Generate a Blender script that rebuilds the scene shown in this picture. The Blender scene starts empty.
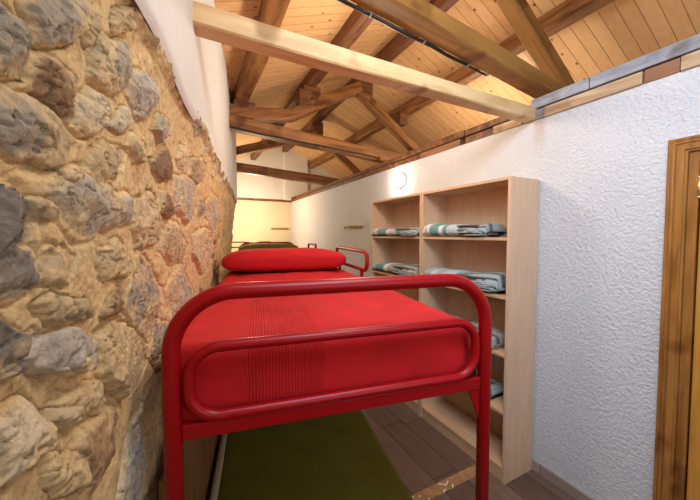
import bpy, bmesh, math, random
import numpy as np
from mathutils import Vector, Matrix

random.seed(7)
rng = np.random.default_rng(7)
scn = bpy.context.scene
C = scn.collection
R = math.radians

# ------------------------------------------------------------------ camera
EYE = 1.65
cd = bpy.data.cameras.new('camera')
cam = bpy.data.objects.new('camera', cd)
C.objects.link(cam)
cam.location = (0, 0, EYE)
cam.rotation_euler = (R(90) - 0.042, 0, -0.4727)
cd.sensor_fit = 'HORIZONTAL'
cd.sensor_width = 36
cd.lens = 303.04 / 700 * 36
cd.shift_y = -2.8 / 700
cd.clip_start = 0.01
scn.camera = cam

# ------------------------------------------------------------------ view, world, light
vs = scn.view_settings
vs.view_transform = 'Standard'
vs.look = 'None'
vs.gamma = 1
vs.use_curve_mapping = False
vs.exposure = 0.0
w = bpy.data.worlds.new('world')
scn.world = w
w.use_nodes = True
w.node_tree.nodes['Background'].inputs[0].default_value = (0.85, 0.92, 1, 1)
w.node_tree.nodes['Background'].inputs[1].default_value = 1.0


def area(name, loc, target, size, sizey, power, col, spread=180):
    l = bpy.data.lights.new(name, 'AREA')
    l.shape = 'RECTANGLE'
    l.size = size
    l.size_y = sizey
    l.energy = power
    l.color = col
    l.spread = R(spread)
    o = bpy.data.objects.new(name, l)
    o.location = loc
    o.rotation_euler = (Vector(target) - Vector(loc)).to_track_quat('-Z', 'Y').to_euler()
    C.objects.link(o)
    return o


def point(name, loc, power, col, r=0.08):
    l = bpy.data.lights.new(name, 'POINT')
    l.energy = power
    l.color = col
    l.shadow_soft_size = r
    o = bpy.data.objects.new(name, l)
    o.location = loc
    C.objects.link(o)
    return o


WARM = (1.0, 0.78, 0.52)
COOL = (0.78, 0.88, 1.0)
area('window_daylight', (0.75, -1.42, 1.85), (1.6, 2, 1.7), 1.1, 1.0, 9, COOL)
area('cool_overhead_fill', (0.45, 0.05, 3.0), (1.8, 0.9, 1.4), 0.8, 0.8, 30, (0.50, 0.72, 1.0), 130)  # added cool area light below the closed roof; there is no skylight opening
point('room_fill', (1.15, 2.0, 2.62), 30, (1.0, 0.86, 0.68), 0.10)  # added point light to lift ceiling and room, no fixture hangs here
point('room_fill_near', (0.72, 0.45, 2.74), 23, (1.0, 0.92, 0.82), 0.12)  # added unseen point light over the front bed, no fixture
point('room_lamp_far', (1.0, 6.25, 2.15), 62, (1.0, 0.77, 0.50), 0.10)
point('side_light', (2.9, 2.4, 2.75), 14, (1.0, 0.88, 0.72), 0.15)  # point light above the side room's ceiling, no fixture modelled


# ------------------------------------------------------------------ materials
def new_mat(name):
    m = bpy.data.materials.new(name)
    m.use_nodes = True
    nt = m.node_tree
    b = nt.nodes['Principled BSDF']
    return m, nt, b


def N(nt, t, **kw):
    n = nt.nodes.new(t)
    for k, v in kw.items():
        setattr(n, k, v)
    return n


def ramp(nt, stops, interp='LINEAR'):
    n = nt.nodes.new('ShaderNodeValToRGB')
    n.color_ramp.interpolation = interp
    e = n.color_ramp.elements
    e[0].position, e[0].color = stops[0][0], (*stops[0][1], 1)
    e[1].position, e[1].color = stops[1][0], (*stops[1][1], 1)
    for p, c in stops[2:]:
        x = e.new(p)
        x.color = (*c, 1)
    return n


def plain(name, col, rough=0.5, metal=0, coat=0, nscale=None, namt=0.1, bump=0, bscale=200):
    m, nt, b = new_mat(name)
    b.inputs['Base Color'].default_value = (*col, 1)
    b.inputs['Roughness'].default_value = rough
    b.inputs['Metallic'].default_value = metal
    b.inputs['Coat Weight'].default_value = coat
    tc = N(nt, 'ShaderNodeTexCoord')
    if nscale:
        no = N(nt, 'ShaderNodeTexNoise')
        no.inputs['Scale'].default_value = nscale
        nt.links.new(tc.outputs['Object'], no.inputs['Vector'])
        r = ramp(nt, [(0.3, tuple(c * (1 - namt) for c in col)), (0.7, tuple(min(1, c * (1 + namt)) for c in col))])
        nt.links.new(no.outputs['Fac'], r.inputs[0])
        nt.links.new(r.outputs[0], b.inputs['Base Color'])
    if bump:
        n2 = N(nt, 'ShaderNodeTexNoise')
        n2.inputs['Scale'].default_value = bscale
        n2.inputs['Detail'].default_value = 4
        nt.links.new(tc.outputs['Object'], n2.inputs['Vector'])
        bp = N(nt, 'ShaderNodeBump')
        bp.inputs['Strength'].default_value = bump
        bp.inputs['Distance'].default_value = 0.004
        nt.links.new(n2.outputs['Fac'], bp.inputs['Height'])
        nt.links.new(bp.outputs[0], b.inputs['Normal'])
    return m


def wood(name, dark, light, rough=0.55, stretch=(1.2, 14, 14), knots=0.0, contrast=(0.3, 0.7), bump=0.25):
    """grain runs along local X"""
    m, nt, b = new_mat(name)
    tc = N(nt, 'ShaderNodeTexCoord')
    mp = N(nt, 'ShaderNodeMapping')
    mp.inputs['Scale'].default_value = stretch
    nt.links.new(tc.outputs['Object'], mp.inputs[0])
    no = N(nt, 'ShaderNodeTexNoise')
    no.inputs['Scale'].default_value = 2.2
    no.inputs['Detail'].default_value = 6
    no.inputs['Distortion'].default_value = 0.6
    nt.links.new(mp.outputs[0], no.inputs['Vector'])
    r = ramp(nt, [(contrast[0], dark), (contrast[1], light)])
    nt.links.new(no.outputs['Fac'], r.inputs[0])
    out = r.outputs[0]
    if knots:
        v = N(nt, 'ShaderNodeTexNoise')
        v.inputs['Scale'].default_value = 5
        nt.links.new(tc.outputs['Object'], v.inputs['Vector'])
        rk = ramp(nt, [(0.60, (1, 1, 1)), (0.72, (knots, knots * 0.8, knots * 0.6))])
        nt.links.new(v.outputs['Fac'], rk.inputs[0])
        mx = N(nt, 'ShaderNodeMix', data_type='RGBA', blend_type='MULTIPLY')
        mx.inputs[0].default_value = 1
        nt.links.new(out, mx.inputs[6])
        nt.links.new(rk.outputs[0], mx.inputs[7])
        out = mx.outputs[2]
    nt.links.new(out, b.inputs['Base Color'])
    b.inputs['Roughness'].default_value = rough
    bp = N(nt, 'ShaderNodeBump')
    bp.inputs['Strength'].default_value = bump
    bp.inputs['Distance'].default_value = 0.006
    nt.links.new(no.outputs['Fac'], bp.inputs['Height'])
    nt.links.new(bp.outputs[0], b.inputs['Normal'])
    return m


def stucco(name, col, scale=70, dist=0.008, strength=0.6, stain=None, split=None):
    m, nt, b = new_mat(name)
    tc = N(nt, 'ShaderNodeTexCoord')
    n1 = N(nt, 'ShaderNodeTexNoise')
    n1.inputs['Scale'].default_value = scale
    n1.inputs['Detail'].default_value = 5
    n1.inputs['Roughness'].default_value = 0.6
    nt.links.new(tc.outputs['Object'], n1.inputs['Vector'])
    n2 = N(nt, 'ShaderNodeTexNoise')
    n2.inputs['Scale'].default_value = 1.7
    n2.inputs['Detail'].default_value = 3
    nt.links.new(tc.outputs['Object'], n2.inputs['Vector'])
    r = ramp(nt, [(0.3, tuple(c * 0.93 for c in col)), (0.7, col)])
    nt.links.new(n2.outputs['Fac'], r.inputs[0])
    out = r.outputs[0]
    sep = N(nt, 'ShaderNodeSeparateXYZ')
    nt.links.new(tc.outputs['Object'], sep.inputs[0])
    if split:      # a different paint colour above a height
        rr = N(nt, 'ShaderNodeMath', operation='GREATER_THAN')
        rr.inputs[1].default_value = split[0]
        nt.links.new(sep.outputs['Z'], rr.inputs[0])
        mx = N(nt, 'ShaderNodeMix', data_type='RGBA')
        nt.links.new(rr.outputs[0], mx.inputs[0])
        nt.links.new(out, mx.inputs[6])
        mx.inputs[7].default_value = (*split[1], 1)
        out = mx.outputs[2]
    if stain:      # (y centre, z bottom, half width) a damp stain running down the wall
        a = N(nt, 'ShaderNodeMath', operation='SUBTRACT')
        a.inputs[1].default_value = stain[0]
        nt.links.new(sep.outputs['Y'], a.inputs[0])
        ab = N(nt, 'ShaderNodeMath', operation='ABSOLUTE')
        nt.links.new(a.outputs[0], ab.inputs[0])
        m1 = N(nt, 'ShaderNodeMapRange')
        m1.inputs[1].default_value = stain[2]
        m1.inputs[2].default_value = stain[2] * 0.4
        nt.links.new(ab.outputs[0], m1.inputs[0])
        m2 = N(nt, 'ShaderNodeMapRange')
        m2.inputs[1].default_value = stain[1]
        m2.inputs[2].default_value = stain[1] + 0.25
        nt.links.new(sep.outputs['Z'], m2.inputs[0])
        mu = N(nt, 'ShaderNodeMath', operation='MULTIPLY')
        nt.links.new(m1.outputs[0], mu.inputs[0])
        nt.links.new(m2.outputs[0], mu.inputs[1])
        m3 = N(nt, 'ShaderNodeMath', operation='MULTIPLY')
        m3.inputs[1].default_value = 0.6
        nt.links.new(mu.outputs[0], m3.inputs[0])
        mx = N(nt, 'ShaderNodeMix', data_type='RGBA')
        nt.links.new(m3.outputs[0], mx.inputs[0])
        nt.links.new(out, mx.inputs[6])
        mx.inputs[7].default_value = (0.55, 0.36, 0.24, 1)
        out = mx.outputs[2]
    nt.links.new(out, b.inputs['Base Color'])
    b.inputs['Roughness'].default_value = 0.85
    bp = N(nt, 'ShaderNodeBump')
    bp.inputs['Strength'].default_value = strength
    bp.inputs['Distance'].default_value = dist
    rr2 = ramp(nt, [(0.30, (0, 0, 0)), (0.55, (1, 1, 1))])
    nt.links.new(n1.outputs['Fac'], rr2.inputs[0])
    nt.links.new(n1.outputs['Fac'], bp.inputs['Height'])
    nt.links.new(bp.outputs[0], b.inputs['Normal'])
    return m


def boards(name, cols, width, axis, seam=0.05, length=None, rough=0.5, other=0, dark=(0.12, 0.06, 0.025), knots=True, bump=0.5, grain=(1.5, 30)):
    """planking: boards of one width across `axis`, running along `other`"""
    m, nt, b = new_mat(name)
    tc = N(nt, 'ShaderNodeTexCoord')
    sep = N(nt, 'ShaderNodeSeparateXYZ')
    nt.links.new(tc.outputs['Object'], sep.inputs[0])
    d = N(nt, 'ShaderNodeMath', operation='DIVIDE')
    d.inputs[1].default_value = width
    nt.links.new(sep.outputs[axis], d.inputs[0])
    fl = N(nt, 'ShaderNodeMath', operation='FLOOR')
    fr = N(nt, 'ShaderNodeMath', operation='FRACT')
    nt.links.new(d.outputs[0], fl.inputs[0])
    nt.links.new(d.outputs[0], fr.inputs[0])

    def edge(fr_out, s):
        a = N(nt, 'ShaderNodeMath', operation='SUBTRACT')
        a.inputs[1].default_value = 0.5
        nt.links.new(fr_out, a.inputs[0])
        ab = N(nt, 'ShaderNodeMath', operation='ABSOLUTE')
        nt.links.new(a.outputs[0], ab.inputs[0])
        mr = N(nt, 'ShaderNodeMapRange')
        mr.inputs[1].default_value = 0.5 - s
        mr.inputs[2].default_value = 0.5 - s * 0.35
        nt.links.new(ab.outputs[0], mr.inputs[0])
        return mr.outputs[0]
    sm = edge(fr.outputs[0], seam)
    wn = N(nt, 'ShaderNodeTexWhiteNoise', noise_dimensions='1D')
    nt.links.new(fl.outputs[0], wn.inputs['W'])
    idv = wn.outputs['Value']
    if length:
        off = N(nt, 'ShaderNodeMath', operation='MULTIPLY')
        off.inputs[1].default_value = length
        nt.links.new(idv, off.inputs[0])
        ad = N(nt, 'ShaderNodeMath', operation='ADD')
        nt.links.new(sep.outputs[other], ad.inputs[0])
        nt.links.new(off.outputs[0], ad.inputs[1])
        d2 = N(nt, 'ShaderNodeMath', operation='DIVIDE')
        d2.inputs[1].default_value = length
        nt.links.new(ad.outputs[0], d2.inputs[0])
        fl2 = N(nt, 'ShaderNodeMath', operation='FLOOR')
        fr2 = N(nt, 'ShaderNodeMath', operation='FRACT')
        nt.links.new(d2.outputs[0], fl2.inputs[0])
        nt.links.new(d2.outputs[0], fr2.inputs[0])
        s2 = edge(fr2.outputs[0], seam * width / length)
        mxm = N(nt, 'ShaderNodeMath', operation='MAXIMUM')
        nt.links.new(sm, mxm.inputs[0])
        nt.links.new(s2, mxm.inputs[1])
        sm = mxm.outputs[0]
        cb = N(nt, 'ShaderNodeCombineXYZ')
        nt.links.new(fl.outputs[0], cb.inputs[0])
        nt.links.new(fl2.outputs[0], cb.inputs[1])
        wn2 = N(nt, 'ShaderNodeTexWhiteNoise', noise_dimensions='2D')
        nt.links.new(cb.outputs[0], wn2.inputs['Vector'])
        idv = wn2.outputs['Value']
    # grain
    mp = N(nt, 'ShaderNodeMapping')
    sc = [grain[1]] * 3
    sc['XYZ'.index(other) if isinstance(other, str) else other] = grain[0]
    mp.inputs['Scale'].default_value = sc
    nt.links.new(tc.outputs['Object'], mp.inputs[0])
    no = N(nt, 'ShaderNodeTexNoise')
    no.inputs['Scale'].default_value = 1.0
    no.inputs['Detail'].default_value = 5
    nt.links.new(mp.outputs[0], no.inputs['Vector'])
    mixv = N(nt, 'ShaderNodeMath', operation='MULTIPLY_ADD')
    mixv.inputs[1].default_value = 0.55
    nt.links.new(idv, mixv.inputs[0])
    h = N(nt, 'ShaderNodeMath', operation='MULTIPLY_ADD')
    h.inputs[1].default_value = 0.9
    h.inputs[2].default_value = -0.22
    nt.links.new(no.outputs['Fac'], h.inputs[0])
    nt.links.new(h.outputs[0], mixv.inputs[2])
    r = ramp(nt, [(0.0, cols[0]), (1.0, cols[-1])] + [(i / (len(cols) - 1), cols[i]) for i in range(1, len(cols) - 1)])
    nt.links.new(mixv.outputs[0], r.inputs[0])
    out = r.outputs[0]
    if knots:
        vo = N(nt, 'ShaderNodeTexVoronoi')
        mpk = N(nt, 'ShaderNodeMapping')
        mpk.inputs['Scale'].default_value = (6.5, 9, 6.5)
        nt.links.new(tc.outputs['Object'], mpk.inputs[0])
        nt.links.new(mpk.outputs[0], vo.inputs['Vector'])
        vo.inputs['Scale'].default_value = 1
        rk = ramp(nt, [(0.06, (0.22, 0.10, 0.05)), (0.13, (1, 1, 1))])
        nt.links.new(vo.outputs['Distance'], rk.inputs[0])
        mx = N(nt, 'ShaderNodeMix', data_type='RGBA', blend_type='MULTIPLY')
        mx.inputs[0].default_value = 1
        nt.links.new(out, mx.inputs[6])
        nt.links.new(rk.outputs[0], mx.inputs[7])
        out = mx.outputs[2]
    mx = N(nt, 'ShaderNodeMix', data_type='RGBA')
    nt.links.new(sm, mx.inputs[0])
    nt.links.new(out, mx.inputs[6])
    mx.inputs[7].default_value = (*dark, 1)
    nt.links.new(mx.outputs[2], b.inputs['Base Color'])
    b.inputs['Roughness'].default_value = rough
    bp = N(nt, 'ShaderNodeBump', invert=True)
    bp.inputs['Strength'].default_value = bump
    bp.inputs['Distance'].default_value = 0.006
    nt.links.new(sm, bp.inputs['Height'])
    nt.links.new(bp.outputs[0], b.inputs['Normal'])
    return m


M = {}
M['ceiling'] = boards('pine_boarding', [(0.68, 0.38, 0.165), (0.79, 0.475, 0.22), (0.87, 0.56, 0.28)], 0.098, 'Y', 0.035, other='X', rough=0.45, dark=(0.36, 0.17, 0.06))
M['floor'] = boards('wood_tile', [(0.085, 0.047, 0.032), (0.16, 0.092, 0.062), (0.23, 0.14, 0.10)], 0.2, 'X', 0.022, length=0.62, other='Y', rough=0.38, dark=(0.045, 0.03, 0.025), knots=False, bump=0.3, grain=(2.5, 26))
M['old_wood'] = wood('old_brown_beam', (0.14, 0.05, 0.012), (0.42, 0.19, 0.06), stretch=(1.0, 9, 9), knots=0.5, bump=0.5)
M['dark_wood'] = wood('dark_brown_beam', (0.09, 0.03, 0.012), (0.27, 0.115, 0.045), stretch=(1.0, 9, 9), knots=0.5, bump=0.5)
M['gold_wood'] = wood('golden_brown_beam', (0.22, 0.10, 0.02), (0.36, 0.18, 0.045), stretch=(0.9, 8, 8), knots=0.55, bump=0.4)
M['pine_beam'] = wood('pale_pine_beam', (0.50, 0.30, 0.12), (0.74, 0.52, 0.26), stretch=(1.0, 7, 7), knots=0.55, bump=0.4, contrast=(0.25, 0.6))
M['grey_wood'] = wood('weathered_grey_wood', (0.16, 0.15, 0.15), (0.36, 0.34, 0.33), stretch=(9, 1.2, 9), knots=0.6)
M['grey_plate'] = wood('blue_grey_wood', (0.15, 0.155, 0.18), (0.38, 0.39, 0.43), stretch=(9, 3, 9), knots=0.6)
M['tan_wood'] = wood('raw_tan_wood', (0.36, 0.22, 0.11), (0.62, 0.45, 0.28), stretch=(9, 1.2, 9), knots=0.6)
M['rust_wood'] = wood('rusty_brown_wood', (0.2, 0.08, 0.03), (0.36, 0.17, 0.08), stretch=(9, 1.2, 9))
M['door_wood'] = wood('varnished_door', (0.50, 0.21, 0.03), (0.66, 0.31, 0.06), rough=0.3, stretch=(12, 12, 1.0), bump=0.08)
M['frame_wood'] = wood('varnished_frame', (0.24, 0.09, 0.018), (0.45, 0.20, 0.05), rough=0.2, stretch=(12, 12, 1.3), knots=0.5, bump=0.12)
M['shelf'] = wood('beech_laminate', (0.65, 0.42, 0.26), (0.74, 0.50, 0.32), rough=0.42, stretch=(10, 10, 1.0), bump=0.03)
M['shelf_board'] = wood('beech_laminate_flat', (0.60, 0.36, 0.19), (0.69, 0.44, 0.25), rough=0.42, stretch=(10, 1.0, 10), bump=0.03)
M['stucco'] = stucco('white_stucco', (0.72, 0.72, 0.725), stain=(1.27, 2.17, 0.05), scale=62, strength=0.8, dist=0.02)
M['plaster'] = stucco('white_plaster', (0.80, 0.78, 0.74), scale=18, dist=0.012, strength=0.35)
M['gable'] = stucco('cream_and_white_paint', (0.78, 0.68, 0.48), scale=30, dist=0.005, strength=0.3, split=(2.46, (0.78, 0.78, 0.76)))
M['chimney'] = stucco('white_paint', (0.85, 0.84, 0.82), scale=30, dist=0.005, strength=0.3)
M['skirting'] = boards('skirting_tile', [(0.30, 0.22, 0.17), (0.42, 0.32, 0.26)], 0.6, 'Y', 0.006, other='X', rough=0.4, dark=(0.12, 0.09, 0.07), knots=False)
M['red_metal'] = plain('red_enamelled_steel', (0.33, 0.0008, 0.004), rough=0.36, coat=0.0)
M['red_metal'].node_tree.nodes['Principled BSDF'].inputs['Specular IOR Level'].default_value = 0.32
M['black'] = plain('black_plastic', (0.012, 0.012, 0.012), rough=0.5)
M['chrome'] = plain('brass_steel', (0.75, 0.55, 0.25), rough=0.4, metal=0.8)
M['mattress'] = plain('white_ticking', (0.90, 0.87, 0.70), rough=0.9, nscale=40, namt=0.05)
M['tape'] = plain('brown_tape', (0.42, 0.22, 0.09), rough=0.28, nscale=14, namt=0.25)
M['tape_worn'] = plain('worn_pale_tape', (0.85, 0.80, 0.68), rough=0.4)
M['board_wood'] = wood('brown_side_board', (0.22, 0.10, 0.03), (0.40, 0.20, 0.08), stretch=(12, 12, 1.6), bump=0.2)
M['peg_wood'] = wood('peg_rail_wood', (0.30, 0.17, 0.05), (0.5, 0.30, 0.11), stretch=(9, 9, 9))
M['glass_white'] = plain('opal_glass', (0.9, 0.9, 0.88), rough=0.3)
_b = M['glass_white'].node_tree.nodes['Principled BSDF']
_b.inputs['Emission Color'].default_value = (1, 0.93, 0.78, 1)
_b.inputs['Emission Strength'].default_value = 9


def cloth(name, col, rib=True, sheen=0.25, ribscale=170):
    m, nt, b = new_mat(name)
    tc = N(nt, 'ShaderNodeTexCoord')
    no = N(nt, 'ShaderNodeTexNoise')
    no.inputs['Scale'].default_value = 9
    no.inputs['Detail'].default_value = 5
    nt.links.new(tc.outputs['Object'], no.inputs['Vector'])
    r = ramp(nt, [(0.3, tuple(c * 0.86 for c in col)), (0.7, tuple(min(1, c * 1.08) for c in col))])
    nt.links.new(no.outputs['Fac'], r.inputs[0])
    nt.links.new(r.outputs[0], b.inputs['Base Color'])
    b.inputs['Roughness'].default_value = 0.85
    b.inputs['Sheen Weight'].default_value = sheen
    b.inputs['Sheen Tint'].default_value = (*[min(1, c * 1.5 + 0.05) for c in col], 1)
    sep = N(nt, 'ShaderNodeSeparateXYZ')
    nt.links.new(tc.outputs['Object'], sep.inputs[0])
    fine = N(nt, 'ShaderNodeTexNoise')
    fine.inputs['Scale'].default_value = 320
    nt.links.new(tc.outputs['Object'], fine.inputs['Vector'])
    hgt = fine.outputs['Fac']
    if rib:
        sx = N(nt, 'ShaderNodeMath', operation='MULTIPLY')
        sx.inputs[1].default_value = 2 * math.pi * 112
        nt.links.new(sep.outputs['X'], sx.inputs[0])
        si = N(nt, 'ShaderNodeMath', operation='SINE')
        nt.links.new(sx.outputs[0], si.inputs[0])
        # the woven ribbed panel in the middle of the blanket
        def band(axis, lo, hi, soft):
            a = N(nt, 'ShaderNodeMath', operation='SUBTRACT')
            a.inputs[1].default_value = (lo + hi) / 2
            nt.links.new(sep.outputs[axis], a.inputs[0])
            ab = N(nt, 'ShaderNodeMath', operation='ABSOLUTE')
            nt.links.new(a.outputs[0], ab.inputs[0])
            mr = N(nt, 'ShaderNodeMapRange')
            mr.inputs[1].default_value = (hi - lo) / 2 + soft
            mr.inputs[2].default_value = (hi - lo) / 2
            nt.links.new(ab.outputs[0], mr.inputs[0])
            return mr.outputs[0]
        bx_ = band('X', -0.75, -0.545, 0.012)
        by_ = band('Y', -0.1, 0.85, 0.05)
        mu = N(nt, 'ShaderNodeMath', operation='MULTIPLY')
        nt.links.new(bx_, mu.inputs[0])
        nt.links.new(by_, mu.inputs[1])
        mk = N(nt, 'ShaderNodeMath', operation='MULTIPLY')
        nt.links.new(mu.outputs[0], mk.inputs[0])
        nt.links.new(si.outputs[0], mk.inputs[1])
        ad = N(nt, 'ShaderNodeMath', operation='MULTIPLY_ADD')
        ad.inputs[1].default_value = 1.5
        nt.links.new(mk.outputs[0], ad.inputs[0])
        nt.links.new(fine.outputs['Fac'], ad.inputs[2])
        hgt = ad.outputs[0]
    bp = N(nt, 'ShaderNodeBump')
    bp.inputs['Strength'].default_value = 0.55
    bp.inputs['Distance'].default_value = 0.0025
    nt.links.new(hgt, bp.inputs['Height'])
    nt.links.new(bp.outputs[0], b.inputs['Normal'])
    return m


M['red_cloth'] = cloth('red_woven_blanket', (0.56, 0.0008, 0.004), sheen=0.0)
M['green_cloth'] = cloth('green_blanket', (0.15, 0.15, 0.008), rib=False, sheen=0.03)


def attr_mat(name, attr='tone', rough=0.9, mottled=True, bump=0.9, bscale=110, bdist=0.006):
    m, nt, b = new_mat(name)
    at = N(nt, 'ShaderNodeAttribute', attribute_name=attr)
    out = at.outputs['Color']
    tc = N(nt, 'ShaderNodeTexCoord')
    if mottled:
        no = N(nt, 'ShaderNodeTexNoise')
        no.inputs['Scale'].default_value = 60
        no.inputs['Detail'].default_value = 7
        no.inputs['Roughness'].default_value = 0.65
        nt.links.new(tc.outputs['Object'], no.inputs['Vector'])
        r = ramp(nt, [(0.32, (0.38, 0.34, 0.30)), (0.46, (0.95, 0.92, 0.88)), (0.58, (1.05, 1.03, 1.0)), (0.72, (1.5, 1.46, 1.4))])
        nt.links.new(no.outputs['Fac'], r.inputs[0])
        mx = N(nt, 'ShaderNodeMix', data_type='RGBA', blend_type='MULTIPLY')
        mx.inputs[0].default_value = 0.8
        nt.links.new(out, mx.inputs[6])
        nt.links.new(r.outputs[0], mx.inputs[7])
        out = mx.outputs[2]
    nt.links.new(out, b.inputs['Base Color'])
    b.inputs['Roughness'].default_value = rough
    n2 = N(nt, 'ShaderNodeTexNoise')
    n2.inputs['Scale'].default_value = bscale
    n2.inputs['Detail'].default_value = 8
    n2.inputs['Roughness'].default_value = 0.7
    nt.links.new(tc.outputs['Object'], n2.inputs['Vector'])
    bp = N(nt, 'ShaderNodeBump')
    bp.inputs['Strength'].default_value = bump
    bp.inputs['Distance'].default_value = bdist
    nt.links.new(n2.outputs['Fac'], bp.inputs['Height'])
    nt.links.new(bp.outputs[0], b.inputs['Normal'])
    return m


M['stone'] = attr_mat('rubble_stone')
M['striped_wool'] = attr_mat('striped_wool_blanket', mottled=False, bump=0.4, bscale=260, bdist=0.002)


# ------------------------------------------------------------------ mesh helpers
def obj(name, bm, mat, parent=None, smooth=False, loc=None, rot=None):
    me = bpy.data.meshes.new(name)
    if smooth:
        for f in bm.faces:
            f.smooth = True
    bm.normal_update()
    bm.to_mesh(me)
    bm.free()
    me.materials.append(mat)
    o = bpy.data.objects.new(name, me)
    C.objects.link(o)
    if parent:
        o.parent = parent
    if loc:
        o.location = loc
    if rot:
        o.rotation_euler = rot
    return o


def box(bm, lo, hi, bev=0.0):
    lo, hi = Vector(lo), Vector(hi)
    r = bmesh.ops.create_cube(bm, size=1, matrix=Matrix.Translation((lo + hi) / 2) @ Matrix.Diagonal((*(hi - lo), 1)))
    if bev:
        es = list({e for v in r['verts'] for e in v.link_edges})
        bmesh.ops.bevel(bm, geom=es, offset=bev, segments=2, affect='EDGES', profile=0.5)


def prism(bm, pts, axis, a, b):
    """polygon pts (2D) extruded along axis from a to b"""
    def P(p, t):
        if axis == 'x': return (t, p[0], p[1])
        if axis == 'y': return (p[0], t, p[1])
        return (p[0], p[1], t)
    v1 = [bm.verts.new(P(p, a)) for p in pts]
    v2 = [bm.verts.new(P(p, b)) for p in pts]
    n = len(pts)
    bm.faces.new(v1)
    bm.faces.new(v2[::-1])
    for i in range(n):
        bm.faces.new((v1[i], v2[i], v2[(i + 1) % n], v1[(i + 1) % n]))
    bmesh.ops.recalc_face_normals(bm, faces=bm.faces)


def tube(bm, pts, r, closed=False, seg=14, flat=1.0):
    pts = [Vector(p) for p in pts]
    n = len(pts)
    rings = []
    prev = None
    for i, p in enumerate(pts):
        if closed:
            t = (pts[(i + 1) % n] - pts[i - 1]).normalized()
        else:
            t = (pts[min(i + 1, n - 1)] - pts[max(i - 1, 0)]).normalized()
        if prev is None:
            a = Vector((0, 1, 0)) if abs(t.y) < 0.9 else Vector((1, 0, 0))
            u = (a - t * a.dot(t)).normalized()
        else:
            u = (prev - t * prev.dot(t)).normalized()
        prev = u
        v = t.cross(u)
        rings.append([bm.verts.new(p + (u * math.cos(2 * math.pi * k / seg) * flat + v * math.sin(2 * math.pi * k / seg)) * r) for k in range(seg)])
    m = n if closed else n - 1
    for i in range(m):
        a, b2 = rings[i], rings[(i + 1) % n]
        for k in range(seg):
            bm.faces.new((a[k], a[(k + 1) % seg], b2[(k + 1) % seg], b2[k]))
    if not closed:
        bm.faces.new(rings[0][::-1])
        bm.faces.new(rings[-1])
    bmesh.ops.recalc_face_normals(bm, faces=bm.faces)


def round_path(pts, rad, n=10, closed=False):
    pts = [Vector(p) for p in pts]
    out = []
    N_ = len(pts)
    for i, p in enumerate(pts):
        if not closed and i in (0, N_ - 1):
            out.append(p)
            continue
        a, c = pts[i - 1], pts[(i + 1) % N_]
        rr = rad[i] if isinstance(rad, (list, tuple)) else rad
        d1, d2 = (a - p).normalized(), (c - p).normalized()
        s, e = p + d1 * rr, p + d2 * rr
        ctr = p + (d1 + d2) * rr
        for k in range(n + 1):
            th = math.pi / 2 * k / n
            out.append(ctr - d2 * rr * math.cos(th) - d1 * rr * math.sin(th))
    return out


def thing(name, label, cat, loc=(0, 0, 0), rotz=0, group=None):
    o = bpy.data.objects.new(name, None)
    C.objects.link(o)
    o.location = loc
    o.rotation_euler = (0, 0, rotz)
    return tag(o, label, cat, group)


def tag(o, label, cat, group=None):
    o['label'] = label
    o['category'] = cat
    if group:
        o['group'] = group
    return o


def struct(name, bm, m, parent=None, smooth=False):
    o = obj(name, bm, m, parent, smooth)
    o['kind'] = 'structure'
    return o


# value noise for modelled roughness
_perm = rng.random((512, 512))


def vnoise(x, y, seed=0):
    x = np.asarray(x) + seed * 17.3
    y = np.asarray(y) + seed * 31.7
    xi, yi = np.floor(x).astype(int), np.floor(y).astype(int)
    fx, fy = x - xi, y - yi
    fx = fx * fx * (3 - 2 * fx)
    fy = fy * fy * (3 - 2 * fy)
    g = lambda a, b: _perm[a % 512, b % 512]
    return (g(xi, yi) * (1 - fx) + g(xi + 1, yi) * fx) * (1 - fy) + (g(xi, yi + 1) * (1 - fx) + g(xi + 1, yi + 1) * fx) * fy


def fbm(x, y, oct=4, seed=0, gain=0.5):
    s, a, t = 0, 1, 0
    for k in range(oct):
        s = s + a * (vnoise(x * 2 ** k, y * 2 ** k, seed + k) - 0.5)
        t += a
        a *= gain
    return s / t


def grid_mesh(name, X, Y, Z, mat, col=None, parent=None):
    """X,Y,Z arrays (n,m) -> quad grid mesh"""
    n, m = X.shape
    co = np.stack([X, Y, Z], -1).reshape(-1, 3)
    i = np.arange(n * m).reshape(n, m)
    f = np.stack([i[:-1, :-1], i[1:, :-1], i[1:, 1:], i[:-1, 1:]], -1).reshape(-1, 4)
    me = bpy.data.meshes.new(name)
    me.vertices.add(len(co))
    me.vertices.foreach_set('co', co.ravel().astype(np.float32))
    me.loops.add(f.size)
    me.loops.foreach_set('vertex_index', f.ravel().astype(np.int32))
    me.polygons.add(len(f))
    me.polygons.foreach_set('loop_start', np.arange(0, f.size, 4, dtype=np.int32))
    me.polygons.foreach_set('use_smooth', np.ones(len(f), bool))
    me.update(calc_edges=True)
    if col is not None:
        a = me.color_attributes.new('tone', 'FLOAT_COLOR', 'POINT')
        a.data.foreach_set('color', np.concatenate([col.reshape(-1, 3), np.ones((n * m, 1))], 1).ravel().astype(np.float32))
    me.materials.append(mat)
    o = bpy.data.objects.new(name, me)
    C.objects.link(o)
    if parent:
        o.parent = parent
    return o


# ------------------------------------------------------------------ the setting
WX, WTOP, YB, YF = 2.091, 2.43, 7.23, -1.6
XO = 3.75                    # outer wall beyond the low partition
RX, RZ, SL, SR = 1.95, 3.745, 0.38, 0.45


def roof_z(x):
    return RZ - (SL * (RX - x) if x < RX else SR * (x - RX))


bm = bmesh.new()
box(bm, (-1.2, YF - 0.1, -0.1), (XO + 0.2, YB + 0.2, 0))
struct('floor', bm, M['floor'])

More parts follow.
